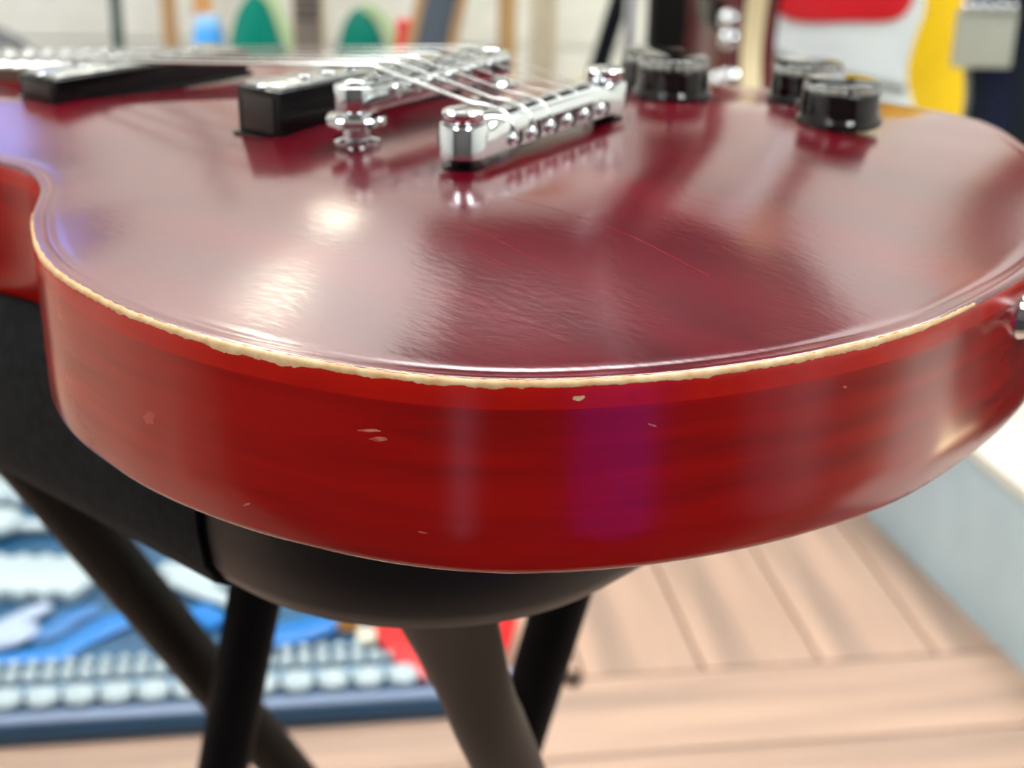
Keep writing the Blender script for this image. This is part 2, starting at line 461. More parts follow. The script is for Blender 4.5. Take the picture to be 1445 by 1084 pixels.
# bridge with saddles; bridge and tailpiece sit slightly slanted across the strings
SL_M = Matrix.Translation(L(3, 2, 0)) @ Matrix.Rotation(math.radians(5.7), 4, 'Z')
def slant(p): p.matrix_local = SL_M
def build_bridge():
    p = bpy.data.objects.new('bridge', None); COL.objects.link(p); p.parent = guitar
    slant(p); sc = 42.0
    def outline(w, l, n=10):
        o = []
        for k in range(n+1):
            a = math.pi*k/n; o.append((sc+w*math.cos(a), l-w+w*math.sin(a)))
        for k in range(n+1):
            a = math.pi+math.pi*k/n; o.append((sc+w*math.cos(a), -(l-w)+w*math.sin(a)))
        return [Vector((x/1000, -y/1000)) for x, y in o]
    M = Matrix.Identity(4)
    bm = nb(); prism(bm, outline(6.6, 43.5), 20.5e-3, 28.2e-3, 0.7e-3)
    obj('bridge_bar', bm, M_chrome, p)
    base = None
    for k in range(6):
        t = -26+10.4*k; ss = sc+(-2.5+1.0*k if k < 3 else -2.5+1.0*(k-3))+1.5
        bm = nb(); box(bm, L(ss, t, 29.0), (5.0e-3, 7.6e-3, 2.6e-3), bev=0.5e-3)
        box(bm, L(ss, t, 30.4), (1.6e-3, 7.0e-3, 1.4e-3), bev=0.5e-3)
        obj('saddle', bm, M_nickel, p)
        bm = nb(); tube(bm, [L(sc-6.2, t, 25.5), L(sc-8.2, t, 25.5)], 2.1e-3, 14)
        obj('saddle_screw', bm, M_chrome, p)
    for t in (-37, 37):
        z0 = topz(sc, t)
        bm = lathe(nb(), [(6.6e-3, (z0-0.3)*1e-3), (7.2e-3, (z0+0.6)*1e-3), (7.2e-3, (z0+2.0)*1e-3), (4.2e-3, (z0+2.6)*1e-3), (4.2e-3, 16.0e-3), (8.6e-3, 16.2e-3), (9.3e-3, 16.8e-3), (9.3e-3, 18.4e-3), (8.6e-3, 19.1e-3), (5e-3, 19.4e-3), (5e-3, 20.8e-3)], L(sc, t, 0), 40)
        obj('height_post', bm, M_chrome, p)
        bm = lathe(nb(), [(3.6e-3, 28.1e-3), (3.6e-3, 29.0e-3), (2.6e-3, 29.6e-3)], L(sc, t, 0), 24)
        obj('post_screw', bm, M_chrome, p)
build_bridge()

def build_tailpiece():
    p = bpy.data.objects.new('tailpiece', None); COL.objects.link(p); p.parent = guitar
    slant(p)
    # bar: a section swept along t, swelling between the ears
    bm = nb(); rings = []
    def sect(h, w):
        zb, pts = 13.2, []
        pts += [(-w, zb+0.6), (-w, zb+h*0.52)]
        for k in range(1, 12):
            a = math.pi*(1-k/12.0); pts.append((w*math.cos(a), zb+h*0.52+h*0.48*math.sin(a)**0.8))
        pts += [(w, zb+h*0.52), (w, zb+0.6), (w-0.8, zb), (-w+0.8, zb)]
        return pts
    ts = [-40.5, -38, -36, -34, -31, -26, -18, -9, 0, 9, 18, 26, 31, 34, 36, 38, 40.5]
    for t in ts:
        e = sm((36.5-abs(t))/6.0)
        rings.append([bm.verts.new(L(s_, t, z_)) for s_, z_ in sect(9.2+1.6*e, 7.3)])
    n = len(rings[0])
    for a, b in zip(rings, rings[1:]):
        for i in range(n): bm.faces.new((a[i], a[(i+1) % n], b[(i+1) % n], b[i]))
    bm.faces.new(rings[0]); bm.faces.new(rings[-1][::-1])
    obj('stop_bar', bm, M_chrome, p, angle=50)
    for t in (-41, 41):
        bm = lathe(nb(), [(6.6e-3, 12.9e-3), (7.3e-3, 13.6e-3), (7.3e-3, 22.0e-3), (6.7e-3, 22.8e-3), (6.0e-3, 22.9e-3)], L(0, t, 0), 48)
        obj('ear', bm, M_chrome, p)
        z0 = topz(0, t)
        bm = nb(); lathe(bm, [(4.0e-3, 22.6e-3), (4.0e-3, 22.95e-3), (5.9e-3, 23.2e-3), (6.2e-3, 23.6e-3), (6.2e-3, 26.0e-3), (5.6e-3, 26.7e-3), (4.6e-3, 26.9e-3)], L(0, t, 0), 48)
        st = obj('stud', bm, M_chrome, p)
        bm = bx(L(0, t, 26.75), (1.4e-3, 9.5e-3, 0.5e-3)); obj('stud_slot', bm, M_hole, st, smooth=False)
        bm = lathe(nb(), [(6.2e-3, (z0-0.4)*1e-3), (6.2e-3, (z0+0.5)*1e-3), (3.5e-3, (z0+0.7)*1e-3), (3.5e-3, 13.2e-3)], L(0, t, 0), 40)
        obj('bushing', bm, M_blackpl, p)
    for k in range(6):
        t = -26+10.4*k
        bm = nb(); tube(bm, [L(-7.1, t+3.1, 16.3), L(-7.42, t+3.1, 16.3)], 2.3e-3, 16); obj('string_hole', bm, M_hole, p)
        bm = nb(); bmesh.ops.create_uvsphere(bm, u_segments=14, v_segments=8, radius=2.2e-3, matrix=Matrix.Translation(L(-7.0, t-0.4, 16.5))); obj('ball_end', bm, M_chrome, p)
build_tailpiece()

SLOPE = math.tan(math.radians(6.35))
for k in range(6):
    t = -26+10.4*k; r = (0.66, 0.52, 0.40, 0.28, 0.22, 0.19)[k]
    zs = 31.3+r; pts = []
    e_ = SL_M @ L(43, t, zs); n_ = L(670, 18.0/26*t, zs-(670-43)*SLOPE)
    for q in range(9): pts.append(n_.lerp(e_, q/8))
    for s_, z_ in [(40, 31.0), (30, 29.2), (18, 27.0), (7, 24.9), (3.5, 24.4+r), (0, 24.2+r), (-3.5, 23.4+r), (-6, 21.3+r), (-7.6-r, 18.8), (-7.7-r, 16.6)]:
        pts.append(SL_M @ L(s_, t, z_))
    bm = nb(); tube(bm, pts, r*1e-3, 10); obj('string', bm, M_string, guitar, angle=None)

# knobs: clear shells over black cores
def knob(s, t):
    z = topz(s, t)+0.6
    k = obj('knob', lathe(nb(), [(13.4e-3, 0), (14.2e-3, 0.6e-3), (14.5e-3, 1.5e-3), (14.2e-3, 2.5e-3), (13.4e-3, 3.2e-3), (13.1e-3, 4.0e-3), (12.7e-3, 13.2e-3), (12.4e-3, 14.4e-3), (11.4e-3, 14.9e-3)], L(s, t, z), 56), M_clear, guitar)
    k['label'] = 'black control knob with clear shell'
    c = obj('knob_core', lathe(nb(), [(11.9e-3, 0.3e-3), (11.9e-3, 10.4e-3), (11.3e-3, 11.0e-3)], L(s, t, z), 40), M_blackpl, k)
    return k
for s_, t_ in ((14, 96), (-51, 98), (-20, 134), (45, 131)): knob(s_, t_)

# neck, fretboard, frets and head (they leave the frame at the left)
def neck():
    z = lambda s_: 31.5-(s_-43)*SLOPE
    bm = nb(); rings = []
    for s_ in (225, 300, 400, 500, 600, 668):
        f = (s_-225)/443; w = 28-6*f; row = []
        th = 21 if s_ < 260 else 17
        for k in range(13):
            a = math.pi*k/12; row.append(bm.verts.new(L(s_, w*math.cos(a), z(s_)-7.6-th*math.sin(a)*0.95)))
        rings.append(row)
    for a, b in zip(rings, rings[1:]):
        for i in range(12): bm.faces.new((a[i], a[i+1], b[i+1], b[i]))
        bm.faces.new((a[12], a[0], b[0], b[12]))
    bm.faces.new(rings[0]); bm.faces.new(rings[-1])
    n_ = obj('neck', bm, M_side, guitar)
    bm = nb(); pr = []
    for s_, w in ((206, 28), (670, 21.5)):
        pr.append([bm.verts.new(L(s_, w*x, z(s_)-2.6-h)) for x, h in ((-1, 0.4), (-.5, 0.1), (0, 0), (.5, .1), (1, .4), (1, 5.2), (-1, 5.2))])
    for i in range(7): bm.faces.new((pr[0][i], pr[0][(i+1) % 7], pr[1][(i+1) % 7], pr[1][i]))
    bm.faces.new(pr[0]); bm.faces.new(pr[1][::-1])
    fb = obj('fretboard', bm, M_rose, n_)
    for k in range(1, 23):
        s_ = 42+628*2**(-k/12); w = 21.5+6.5*(670-s_)/464
        if s_ < 208: continue
        bm = nb(); tube(bm, [L(s_, -w, z(s_)-2.9), L(s_, 0, z(s_)-2.5), L(s_, w, z(s_)-2.9)], 1.1e-3, 8); obj('fret', bm, M_nickel, n_)
    R = Matrix.Rotation(math.radians(14), 4, 'Y')
    T = Matrix.Translation(L(668, 0, z(668)-3)) @ R
    pts = [Vector(q)/1000 for q in ((0, -22), (40, -38), (120, -40), (165, -34), (160, -14), (172, 0), (160, 14), (165, 34), (120, 40), (40, 38), (0, 22))]
    bm = nb(); prism(bm, pts, -0.015, -0.001, 0.001, T); obj('headstock', bm, M_blackpl, guitar)
    for sg in (-1, 1):
        for q in (45, 85, 125):
            bm = nb(); lathe(bm, [(3e-3, -0.002), (3e-3, 0.012)], (q/1000, sg*0.028, 0), 12); box(bm, (q/1000, sg*0.052, -0.008), (0.016, 0.012, 0.007), bev=0.002)
            tube(bm, [(q/1000, sg*0.036, -0.008), (q/1000, sg*0.05, -0.008)], 0.003, 8)
            bmesh.ops.transform(bm, matrix=T, verts=bm.verts[:]); obj('tuning_peg', bm, M_nickel, guitar)
    bm = bx(L(670, 0, z(670)-2.6), (5e-3, 43e-3, 5e-3), bev=0.0005); obj('nut', bm, mat('bone', (0.8, 0.76, 0.65)), guitar)
neck()
# strap button at the tail
def strap_button():
    bm = nb(); tube(bm, [L(-149.6, 9, -13), L(-152, 9, -13), L(-154, 9, -13), L(-159, 9, -13), L(-161.5, 9, -13), L(-163, 9, -13)],
                    [6.5e-3, 5.5e-3, 3.6e-3, 3.8e-3, 7.2e-3, 6.0e-3], 24)
    obj('strap_button', bm, M_chrome, guitar)
strap_button()

# ------------------------------------------------------------------ stool
stool = thing('stool', 'black padded folding stool with metal legs carrying the red guitar', 'stool', (0, 0, 0))
def seat():
    # rounded square, one corner towards the viewer; left side covered in felt
    C0 = Vector((-0.020, 0.299)); dl = Vector((-0.77, 0.64)).normalized(); dr = Vector((0.69, 0.724)).normalized(); Ls = 0.33
    corners = [C0, C0+dl*Ls, C0+dl*Ls+dr*Ls, C0+dr*Ls]
    R = 0.078; pts = []
    for k in range(4):
        c = corners[k]; a = (corners[k-1]-c).normalized(); b = (corners[(k+1) % 4]-c).normalized()
        half = math.acos(max(-1, min(1, a.dot(b))))/2; tl = R/math.tan(half); p1 = c+a*tl; p2 = c+b*tl
        ctr = c+(a+b).normalized()*(R/math.sin(half)); v1, v2 = p1-ctr, p2-ctr; tot = v1.angle(v2)
        for q in range(15):
            u = q/14; pts.append(ctr+v1*(math.sin((1-u)*tot)/math.sin(tot))+v2*(math.sin(u*tot)/math.sin(tot)))
    pts = resample(pts, 0.004)
    n = len(pts); area = sum(pts[i].x*pts[(i+1) % n].y-pts[(i+1) % n].x*pts[i].y for i in range(n))
    if area < 0: pts.reverse()
    nor = []
    for i in range(n):
        d = (pts[(i+2) % n]-pts[i-2]).normalized(); nor.append(Vector((-d.y, d.x)))
    z1, z0 = ZR-0.0464, ZR-0.1055
    prof = [(0.030, z1), (0.013, z1), (0.006, z1-0.002), (0.002, z1-0.006), (0.0, z1-0.013), (0.0005, z0+0.020), (0.002, z0+0.009), (0.0055, z0+0.003), (0.011, z0), (0.03, z0)]
    bm = nb(); rings = [[bm.verts.new((*(pts[i]+nor[i]*q), z)) for i in range(n)] for q, z in prof]
    for a, b in zip(rings, rings[1:]):
        for i in range(n): bm.faces.new((a[i], a[(i+1) % n], b[(i+1) % n], b[i]))
    bm.faces.new(rings[0]); bm.faces.new(rings[-1][::-1])
    o = obj('seat_cushion', bm, M_vinyl, stool, angle=60); o['label'] = 'smooth black vinyl cushion'
    # felt over the left side
    i_seam = min(range(n), key=lambda i: (pts[i]-Vector((-0.081, 0.366))).length)
    i_end = min(range(n), key=lambda i: (pts[i]-corners[2]).length)
    step = 1 if (pts[(i_seam+5) % n]-pts[i_seam]).dot(dl) > 0 else -1
    idx = []; i = i_seam
    while i != i_end: idx.append(i); i = (i+step) % n
    bm = nb(); rows = []
    for i in idx:
        rows.append([bm.verts.new((*(pts[i]+nor[i]*(q-(0.0016 if 0 < k < len(prof)-1 else 0.0))), z+(0.0006 if k < 2 else 0.0)-(0.0016 if k >= 7 else 0))) for k, (q, z) in enumerate(prof)])
    for a, b in zip(rows, rows[1:]):
        for j in range(len(a)-1): bm.faces.new((a[j], a[j+1], b[j+1], b[j]))
    for row in (rows[0],):
        vs = [bm.verts.new(v.co+Vector((nor[idx[0]].x, nor[idx[0]].y, 0))*0.003) for v in row]
        for j in range(len(row)-1): bm.faces.new((row[j], row[j+1], vs[j+1], vs[j]))
    o = obj('felt_cover', bm, M_felt, stool, angle=60); o['label'] = 'fuzzy black felt cover on the left side of the seat'
    bm = nb(); P = pts[i_seam]; Nn = nor[i_seam]
    tube(bm, [(*(P+Nn*(q-0.0008)), z) for q, z in prof[1:-1]], 0.0013, 8)
    obj('seam', bm, M_black, stool)
seat()
def leg(a, b, r, mtl, flat=False):
    """a, b: top and foot"""
    a, b = Vector(a), Vector(b); d = b-a; pts = [a+d*f for f in (0, 0.03, 0.075, 0.115, 0.15, 0.97, 1)]
    bm = nb()
    if flat: rads = [(0.004, 0.0205), (0.0044, 0.0190), (0.0060, 0.0160), (0.0095, 0.0138), (r, r), (r, r), (r, r)]
    else: rads = [r]*7
    tube(bm, pts, rads, 22)
    o = obj('leg', bm, mtl, stool)
    obj('rubber_foot', lathe(nb(), [(0.016, 0.0), (0.016, 0.018), (0.0125, 0.028)], (b.x, b.y, 0.0), 18), M_blackpl, o)
    return o
zt = ZR-0.104
leg((-0.211, 0.504, zt), (-0.036, 0.757, 0.02), 0.0125, mat('dark brown steel', (0.004, 0.003, 0.002), rough=0.55, spec=0.15))
leg((-0.087, 0.541, zt), (-0.205, 0.575, 0.02), 0.0122, M_black)
lg = leg((-0.0235, 0.360, zt), (0.095, 0.655, 0.02), 0.0125, M_bronze, True); lg['label'] = 'bronze black leg flattened at its top end, nearest the viewer'
leg((0.045, 0.515, zt), (-0.058, 0.640, 0.02), 0.0125, M_black)
# cross bar joining the hidden undersides of the legs
bm = nb(); tube(bm, [(-0.211, 0.504, zt-0.004), (-0.087, 0.541, zt-0.004), (0.045, 0.515, zt-0.004)], 0.006, 10); obj('cross_bar', bm, M_black, stool)
bm = nb(); tube(bm, [(-0.0545, 0.3685, ZR-0.104), (-0.0545, 0.3685, ZR-0.110)], 0.0035, 12); obj('bolt', bm, M_blackpl, stool)

# ------------------------------------------------------------------ low blue case with white parts on the floor
M_navy = mat('dark blue panel', (0.010, 0.060, 0.135), rough=0.4, color2=(0.020, 0.105, 0.205), scale=9)
M_navyf = mat('blue front', (0.010, 0.055, 0.115), rough=0.4)
M_lav = mat('lavender lip', (0.20, 0.26, 0.38), rough=0.4)
M_white = mat('white plastic', (0.44, 0.53, 0.55), rough=0.35)
M_blue = mat('bright blue plastic', (0.006, 0.17, 0.52), rough=0.3)
FA = math.radians(8.0); CO = Vector((-0.44, 1.017))
case = thing('case', 'low dark blue case with rows of white pegs on the floor at left', 'case', (-0.44, 1.017, 0.0), FA)
CW0, CW1, CD, CH = -0.40, 0.425, 0.62, 0.020
def cp2(u, v): return Vector((CO.x+u*math.cos(FA)-v*math.sin(FA), CO.y+u*math.sin(FA)+v*math.cos(FA)))
def on(u, v, z=0.0):
    q = cp2(u, v); return (q.x, q.y, CH+z)
obj('tray', bx(((CW0+CW1)/2, CD/2, CH/2), (CW1-CW0, CD, CH), bev=0.002), M_navy, case)
obj('front_panel', bx(((CW0+CW1)/2, -0.0015, CH/2-0.001), (CW1-CW0-0.004, 0.003, CH-0.005), bev=0.0008), M_navyf, case)
o = obj('lip', bx(((CW0+CW1)/2, 0.008, CH+0.002), (CW1-CW0, 0.014, 0.004), bev=0.0015), M_lav, case); o['label'] = 'pale lavender lip along the front'
def many(name, first_bm, mtl, parent, spots):
    b = obj(name, first_bm, mtl, parent)
    for k, (loc, rz) in enumerate(spots):
        o = b if k == 0 else b.copy()
        if k: COL.objects.link(o)
        o.location = loc; o.rotation_euler = (0, 0, rz)
many('peg', lathe(nb(), [(0.009, 0), (0.0138, 0.003), (0.0147, 0.009), (0.010, 0.013), (0.005, 0.0145)], seg=18), M_white, case,
     [((-0.095+0.032*k, 0.032, CH), 0) for k in range(16)])
obj('rail', bx(((CW0+CW1)/2, 0.051, CH+0.002), (CW1-CW0-0.01, 0.007, 0.005), bev=0.001), mat('pale blue rail', (0.30, 0.44, 0.55), rough=0.4), case)
many('bead', lathe(nb(), [(0.005, 0), (0.0072, 0.003), (0.0072, 0.007), (0.004, 0.010)], seg=12), M_white, case,
     [((-0.10+0.0165*k, 0.068, CH), 0) for k in range(29)])
many('small_bead', lathe(nb(), [(0.004, 0), (0.0062, 0.003), (0.0062, 0.006), (0.004, 0.009)], seg=12), M_white, case,
     [((-0.10+0.0165*k, 0.086, CH), 0) for k in range(26)])
def scallop():
    pts = [(-0.22, -0.022), (-0.10, -0.024), (-0.075, -0.040)]
    for k in range(6):
        x = -0.068+0.026*k; pts += [(x, -0.043), (x+0.009, -0.053), (x+0.018, -0.043)]
    pts += [(0.085, -0.030), (0.094, 0.0), (0.082, 0.030)]
    for k in range(6):
        x = 0.062-0.026*k; pts += [(x, 0.042), (x-0.009, 0.052), (x-0.018, 0.042)]
    pts += [(-0.10, 0.032), (-0.14, 0.025), (-0.22, 0.022)]
    t = tag(obj('headstock', prism(nb(), [Vector(p) for p in pts], 0, 0.014, 0.003), M_white), 'white scalloped guitar headstock lying on the blue case', 'headstock')
    t.location = on(-0.032, 0.247, 0.0005); t.rotation_euler = (0, 0, FA-math.radians(7)); t.scale = (0.95, 0.80, 1)
scallop()
def lever(u0, v0, u1, v1, lab):
    bm = nb(); tube(bm, [on(u0, v0, 0.009), on(u1, v1, 0.009)], [(0.006, 0.009), (0.007, 0.011)], 14)
    bmesh.ops.create_uvsphere(bm, u_segments=16, v_segments=10, radius=0.022, matrix=Matrix.Translation(on(u0, v0, 0.0135)) @ Matrix.Diagonal((1.1, 1.2, 0.6, 1)))
    tag(obj('lever', bm, M_white), lab, 'lever')
lever(-0.063, 0.358, 0.004, 0.354, 'nearer white round-ended lever on the blue case at left edge')
lever(-0.086, 0.430, -0.043, 0.422, 'farther white round-ended lever on the blue case at left edge')
lever(-0.135, 0.500, -0.075, 0.495, 'farthest white lever on the blue case beneath the stool')
M_lil = mat('lilac white plastic', (0.40, 0.48, 0.62), rough=0.4)
bm = nb(); tube(bm, [on(-0.06, 0.125, 0.005), on(-0.03, 0.150, 0.006), on(0.0, 0.176, 0.007), on(0.012, 0.190, 0.006)], [(0.004, 0.009), (0.004, 0.010), (0.005, 0.011), (0.004, 0.008)], 14)
bmesh.ops.create_uvsphere(bm, u_segments=18, v_segments=10, radius=0.028, matrix=Matrix.Translation(on(-0.022, 0.136, 0.0075)) @ Matrix.Rotation(0.5, 4, 'Z') @ Matrix.Diagonal((1.3, 0.75, 0.25, 1)))
tag(obj('paddle', bm, M_lil), 'lilac white paddle on the blue case left of the blue strap', 'paddle')
bm = nb(); tube(bm, [on(-0.045, 0.100, 0.004), on(0.0, 0.103, 0.004), on(0.034, 0.106, 0.004), on(0.054, 0.130, 0.004), on(0.080, 0.156, 0.004), on(0.112, 0.168, 0.004)],
                [(0.003, 0.008), (0.003, 0.010), (0.003, 0.016), (0.003, 0.014), (0.003, 0.017), (0.003, 0.012)], 14)
tag(obj('strap', bm, M_blue), 'bright blue strap curling across the dark blue case', 'strap')
bm = nb(); tube(bm, [on(0.004, 0.136, 0.003), on(0.022, 0.150, 0.003), on(0.040, 0.176, 0.003), on(0.062, 0.184, 0.003)], [(0.0025, 0.010), (0.0025, 0.014), (0.0025, 0.012), (0.0025, 0.008)], 12)
tag(obj('ribbon', bm, mat('dull blue plastic', (0.03, 0.16, 0.42), rough=0.35)), 'dull blue ribbon beside the bright blue strap', 'ribbon')
bm = nb(); tube(bm, [on(0.210, 0.104, 0.006), on(0.250, 0.114, 0.006), on(0.292, 0.132, 0.006)], [(0.005, 0.014), (0.0055, 0.021), (0.005, 0.015)], 14)
tag(obj('strap', bm, M_blue), 'bright blue folded strap right of the thin black stool leg', 'strap')
bm = nb()
for (u0, v0, u1, v1, r) in ((0.118, 0.252, 0.196, 0.214, 0.011), (0.130, 0.232, 0.190, 0.176, 0.012), (0.146, 0.276, 0.200, 0.240, 0.008)):
    tube(bm, [on(u0, v0, 0.0065), on((u0+u1)/2, (v0+v1)/2, 0.008), on(u1, v1, 0.0065)], [(0.005, r), (0.006, r*1.2), (0.004, r*0.6)], 14)
tag(obj('hook_rack', bm, M_white), 'white forked rack on the blue case seen between the stool legs', 'rack')
bm = nb(); tube(bm, [on(0.158, 0.172, 0.005), on(0.184, 0.140, 0.005)], [(0.004, 0.013), (0.004, 0.015)], 12)
tag(obj('strap_end', bm, M_blue), 'bright blue strap end just left of the thin black stool leg', 'strap')
def cbox(u, v, sz, mtl, lab):
    o = tag(obj('box', bx((0, 0, sz[2]/2+0.0005), sz, bev=0.002), mtl), lab, 'box'); o.location = on(u, v); o.rotation_euler = (0, 0, FA)
cbox(0.305, 0.130, (0.022, 0.024, 0.018), mat('orange card', (0.75, 0.30, 0.06)), 'small orange box on the blue case beside the red sleeve')
cbox(0.322, 0.100, (0.018, 0.022, 0.010), mat('pale card', (0.7, 0.66, 0.5)), 'small cream box on the blue case beside the orange box')
# red sleeve with a pale diagonal stripe
sl = thing('sleeve', 'glossy red sleeve with pale slanted stripe behind the front stool leg', 'sleeve', on(0.395, 0.075, 0.0005), FA)
pts = [Vector(p) for p in ((-0.062, 0.075), (-0.064, 0.030), (-0.052, -0.010), (-0.026, -0.050), (0.005, -0.052), (0.045, -0.030), (0.066, 0.010), (0.074, 0.075))]
obj('cover', prism(nb(), resample(catmull(pts, True, 6), 0.005), 0, 0.010, 0.002), mat('glossy red', (0.62, 0.006, 0.010), rough=0.3), sl)
o = obj('stripe', prism(nb(), [Vector(p) for p in ((0.034, 0.055), (0.052, 0.060), (0.040, -0.018), (0.022, -0.020))], 0.0095, 0.0108), mat('pale pink', (0.78, 0.55, 0.42)), sl); o['label'] = 'pale slanted stripe'
bm = lathe(nb(), [(0.009, 0), (0.011, 0.004), (0.011, 0.020), (0.006, 0.024)], (0.001, 1.108, 0.0006), 18)
tag(obj('button', bm, mat('silver blue', (0.50, 0.56, 0.78), rough=0.3)), 'small silver round button on the floor below the red sleeve', 'button')
bm = lathe(nb(), [(0.008, 0), (0.009, 0.004), (0.006, 0.009)], (0.062, 1.130, 0.0006), 18)
tag(obj('plug', bm, mat('dark brown rubber', (0.05, 0.03, 0.02))), 'small dark plug lying on the wooden floor right of the stool', 'plug')

# ------------------------------------------------------------------ background instruments
DC = [(0, -0.20), (0.06, -0.195), (0.115, -0.165), (0.145, -0.11), (0.14, -0.05), (0.112, 0.0), (0.104, 0.05), (0.118, 0.10), (0.118, 0.15), (0.100, 0.188), (0.078, 0.205), (0.058, 0.190), (0.044, 0.155), (0.030, 0.135), (0, 0.13),
      (-0.030, 0.135), (-0.044, 0.155), (-0.058, 0.195), (-0.080, 0.222), (-0.104, 0.205), (-0.122, 0.16), (-0.122, 0.10), (-0.106, 0.05), (-0.114, 0.0), (-0.142, -0.05), (-0.147, -0.11), (-0.115, -0.165), (-0.06, -0.195)]
RD = [(0, -0.20), (0.07, -0.192), (0.125, -0.16), (0.158, -0.10), (0.158, -0.04), (0.130, 0.02), (0.112, 0.07), (0.118, 0.12), (0.128, 0.16), (0.115, 0.20), (0.08, 0.225), (0.03, 0.22),
      (-0.03, 0.22), (-0.08, 0.225), (-0.115, 0.20), (-0.128, 0.16), (-0.118, 0.12), (-0.112, 0.07), (-0.130, 0.02), (-0.158, -0.04), (-0.158, -0.10), (-0.125, -0.16), (-0.07, -0.192)]
def bg_guitar(label, outl, scale, loc, yaw, lean, body, neckm, boardm, neck_w=0.05, neck_len=0.60, th=0.04, bevel=0.004, tiltside=0.0, frets=0, edge=None, bridge=True, fret_m=None, neck_base=None, knobs=3, board_w=0.86, pickup=True):
    g = thing('guitar', label, 'guitar', loc)
    # local frame: X right, Z up, front face towards -Y; base of the body at z=0
    M = Matrix.Rotation(yaw, 4, 'Z') @ Matrix.Rotation(tiltside, 4, 'Y') @ Matrix.Rotation(-lean, 4, 'X')
    g.matrix_world = Matrix.Translation(loc) @ M
    sx, sy = (scale if isinstance(scale, tuple) else (scale, scale))
    zmin = min(p[1] for p in outl)*sy
    pts = resample(catmull([Vector((p[0]*sx, p[1]*sy-zmin)) for p in outl], True, 6), 0.008)
    X = Matrix.Rotation(math.radians(90), 4, 'X')        # (x,y,z)->(x,-z,y): outline stands up, z of prism -> -Y
    if edge:
        obj('body', prism(nb(), pts, 0.016, th-0.003, 0.0, X), edge, g)
        obj('body_top', prism(nb(), pts, th-0.003, th, 0.001, X), body, g); obj('body_back', prism(nb(), pts, 0, 0.016, 0.003, X), body, g)
    else:
        obj('body', prism(nb(), pts, 0, th, bevel, X), body, g)
    ztop = (neck_base if neck_base else max(p[1] for p in outl)*sy-zmin-0.10)
    zn = ztop+neck_len
    bm = nb(); box(bm, (0, -th+0.006, (ztop+zn)/2), (neck_w, 0.022, zn-ztop), bev=0.003); n_ = obj('neck', bm, neckm, g)
    bm = nb(); box(bm, (0, -th-0.007, (ztop+zn)/2-0.01), (neck_w*board_w, 0.006, zn-ztop), bev=0.001); obj('fretboard', bm, boardm, n_)
    if frets:
        b0 = None
        for k in range(frets):
            z = zn-0.62*(1-2**(-(k+1)/12))*(neck_len/0.5)
            if z < ztop: break
            if b0 is None:
                b0 = obj('fret', bx((0, 0, 0), (neck_w*board_w, 0.004, 0.0032)), fret_m or M_nickel, n_); o = b0
            else:
                o = b0.copy(); COL.objects.link(o)
            o.location = (0, -th-0.011, z)
    hp = [Vector(p) for p in ((-neck_w/2, 0), (-0.04, 0.04), (-0.038, 0.15), (0.0, 0.17), (0.038, 0.15), (0.04, 0.04), (neck_w/2, 0))]
    obj('headstock', prism(nb(), hp, 0, 0.015, 0.001, Matrix.Translation((0, 0.004-th+0.012, zn-0.004)) @ X), neckm, g)
    if pickup:
        bm = nb(); box(bm, (0, -th-0.004, ztop-0.045), (0.07, 0.010, 0.03), bev=0.003); obj('pickup', bm, M_blackpl, g)
    if bridge:
        bm = nb(); box(bm, (0, -th-0.005, ztop-0.16), (0.085, 0.012, 0.022), bev=0.004); obj('bridge', bm, M_chrome, g)
    kn = [(0.075*sx, 0.10*sy), (0.10*sx, 0.14*sy), (0.06*sx, 0.06*sy)][:knobs]
    for (kx, kz) in kn:
        bm = lathe(nb(), [(0.012, 0), (0.012, 0.012), (0.010, 0.015)], (0, 0, 0), 20)
        bmesh.ops.transform(bm, matrix=Matrix.Translation((kx, -th+0.001, kz)) @ X, verts=bm.verts[:]); obj('knob', bm, M_chrome, g)
    return g
P_maple = mat('maple', (0.72, 0.55, 0.32), rough=0.35, color2=(0.60, 0.42, 0.22), scale=30, stretch=(1, 1, 0.1))
P_tan = mat('tan wood', (0.62, 0.40, 0.20), rough=0.4, color2=(0.50, 0.30, 0.14), scale=30, stretch=(1, 1, 0.1))
P_slate = mat('slate fretboard', (0.10, 0.13, 0.16), rough=0.4)
P_green = mat('teal green lacquer', (0.0, 0.235, 0.165), rough=0.25)
P_lgreen = mat('pale green bevel', (0.52, 0.72, 0.40), rough=0.35)
P_white = mat('white lacquer', (0.84, 0.90, 0.90), rough=0.3)
P_yellow = mat('yellow lacquer', (0.95, 0.60, 0.0), rough=0.35)
P_blackg = mat('black lacquer', (0.008, 0.014, 0.017), rough=0.18)
P_maroon = mat('maroon lacquer', (0.10, 0.008, 0.012), rough=0.2)
P_cream = mat('cream binding wood', (0.78, 0.66, 0.40), rough=0.4)

gg = bg_guitar('teal green double cutaway guitar with pale green bevels standing by the wall', DC, (0.98, 1.16), (-0.318, 2.20, 0.0), 0.0, math.radians(4), P_green, P_maple, mat('grey brown fretboard', (0.22, 0.19, 0.16), rough=0.4), neck_w=0.046, frets=22, edge=None)
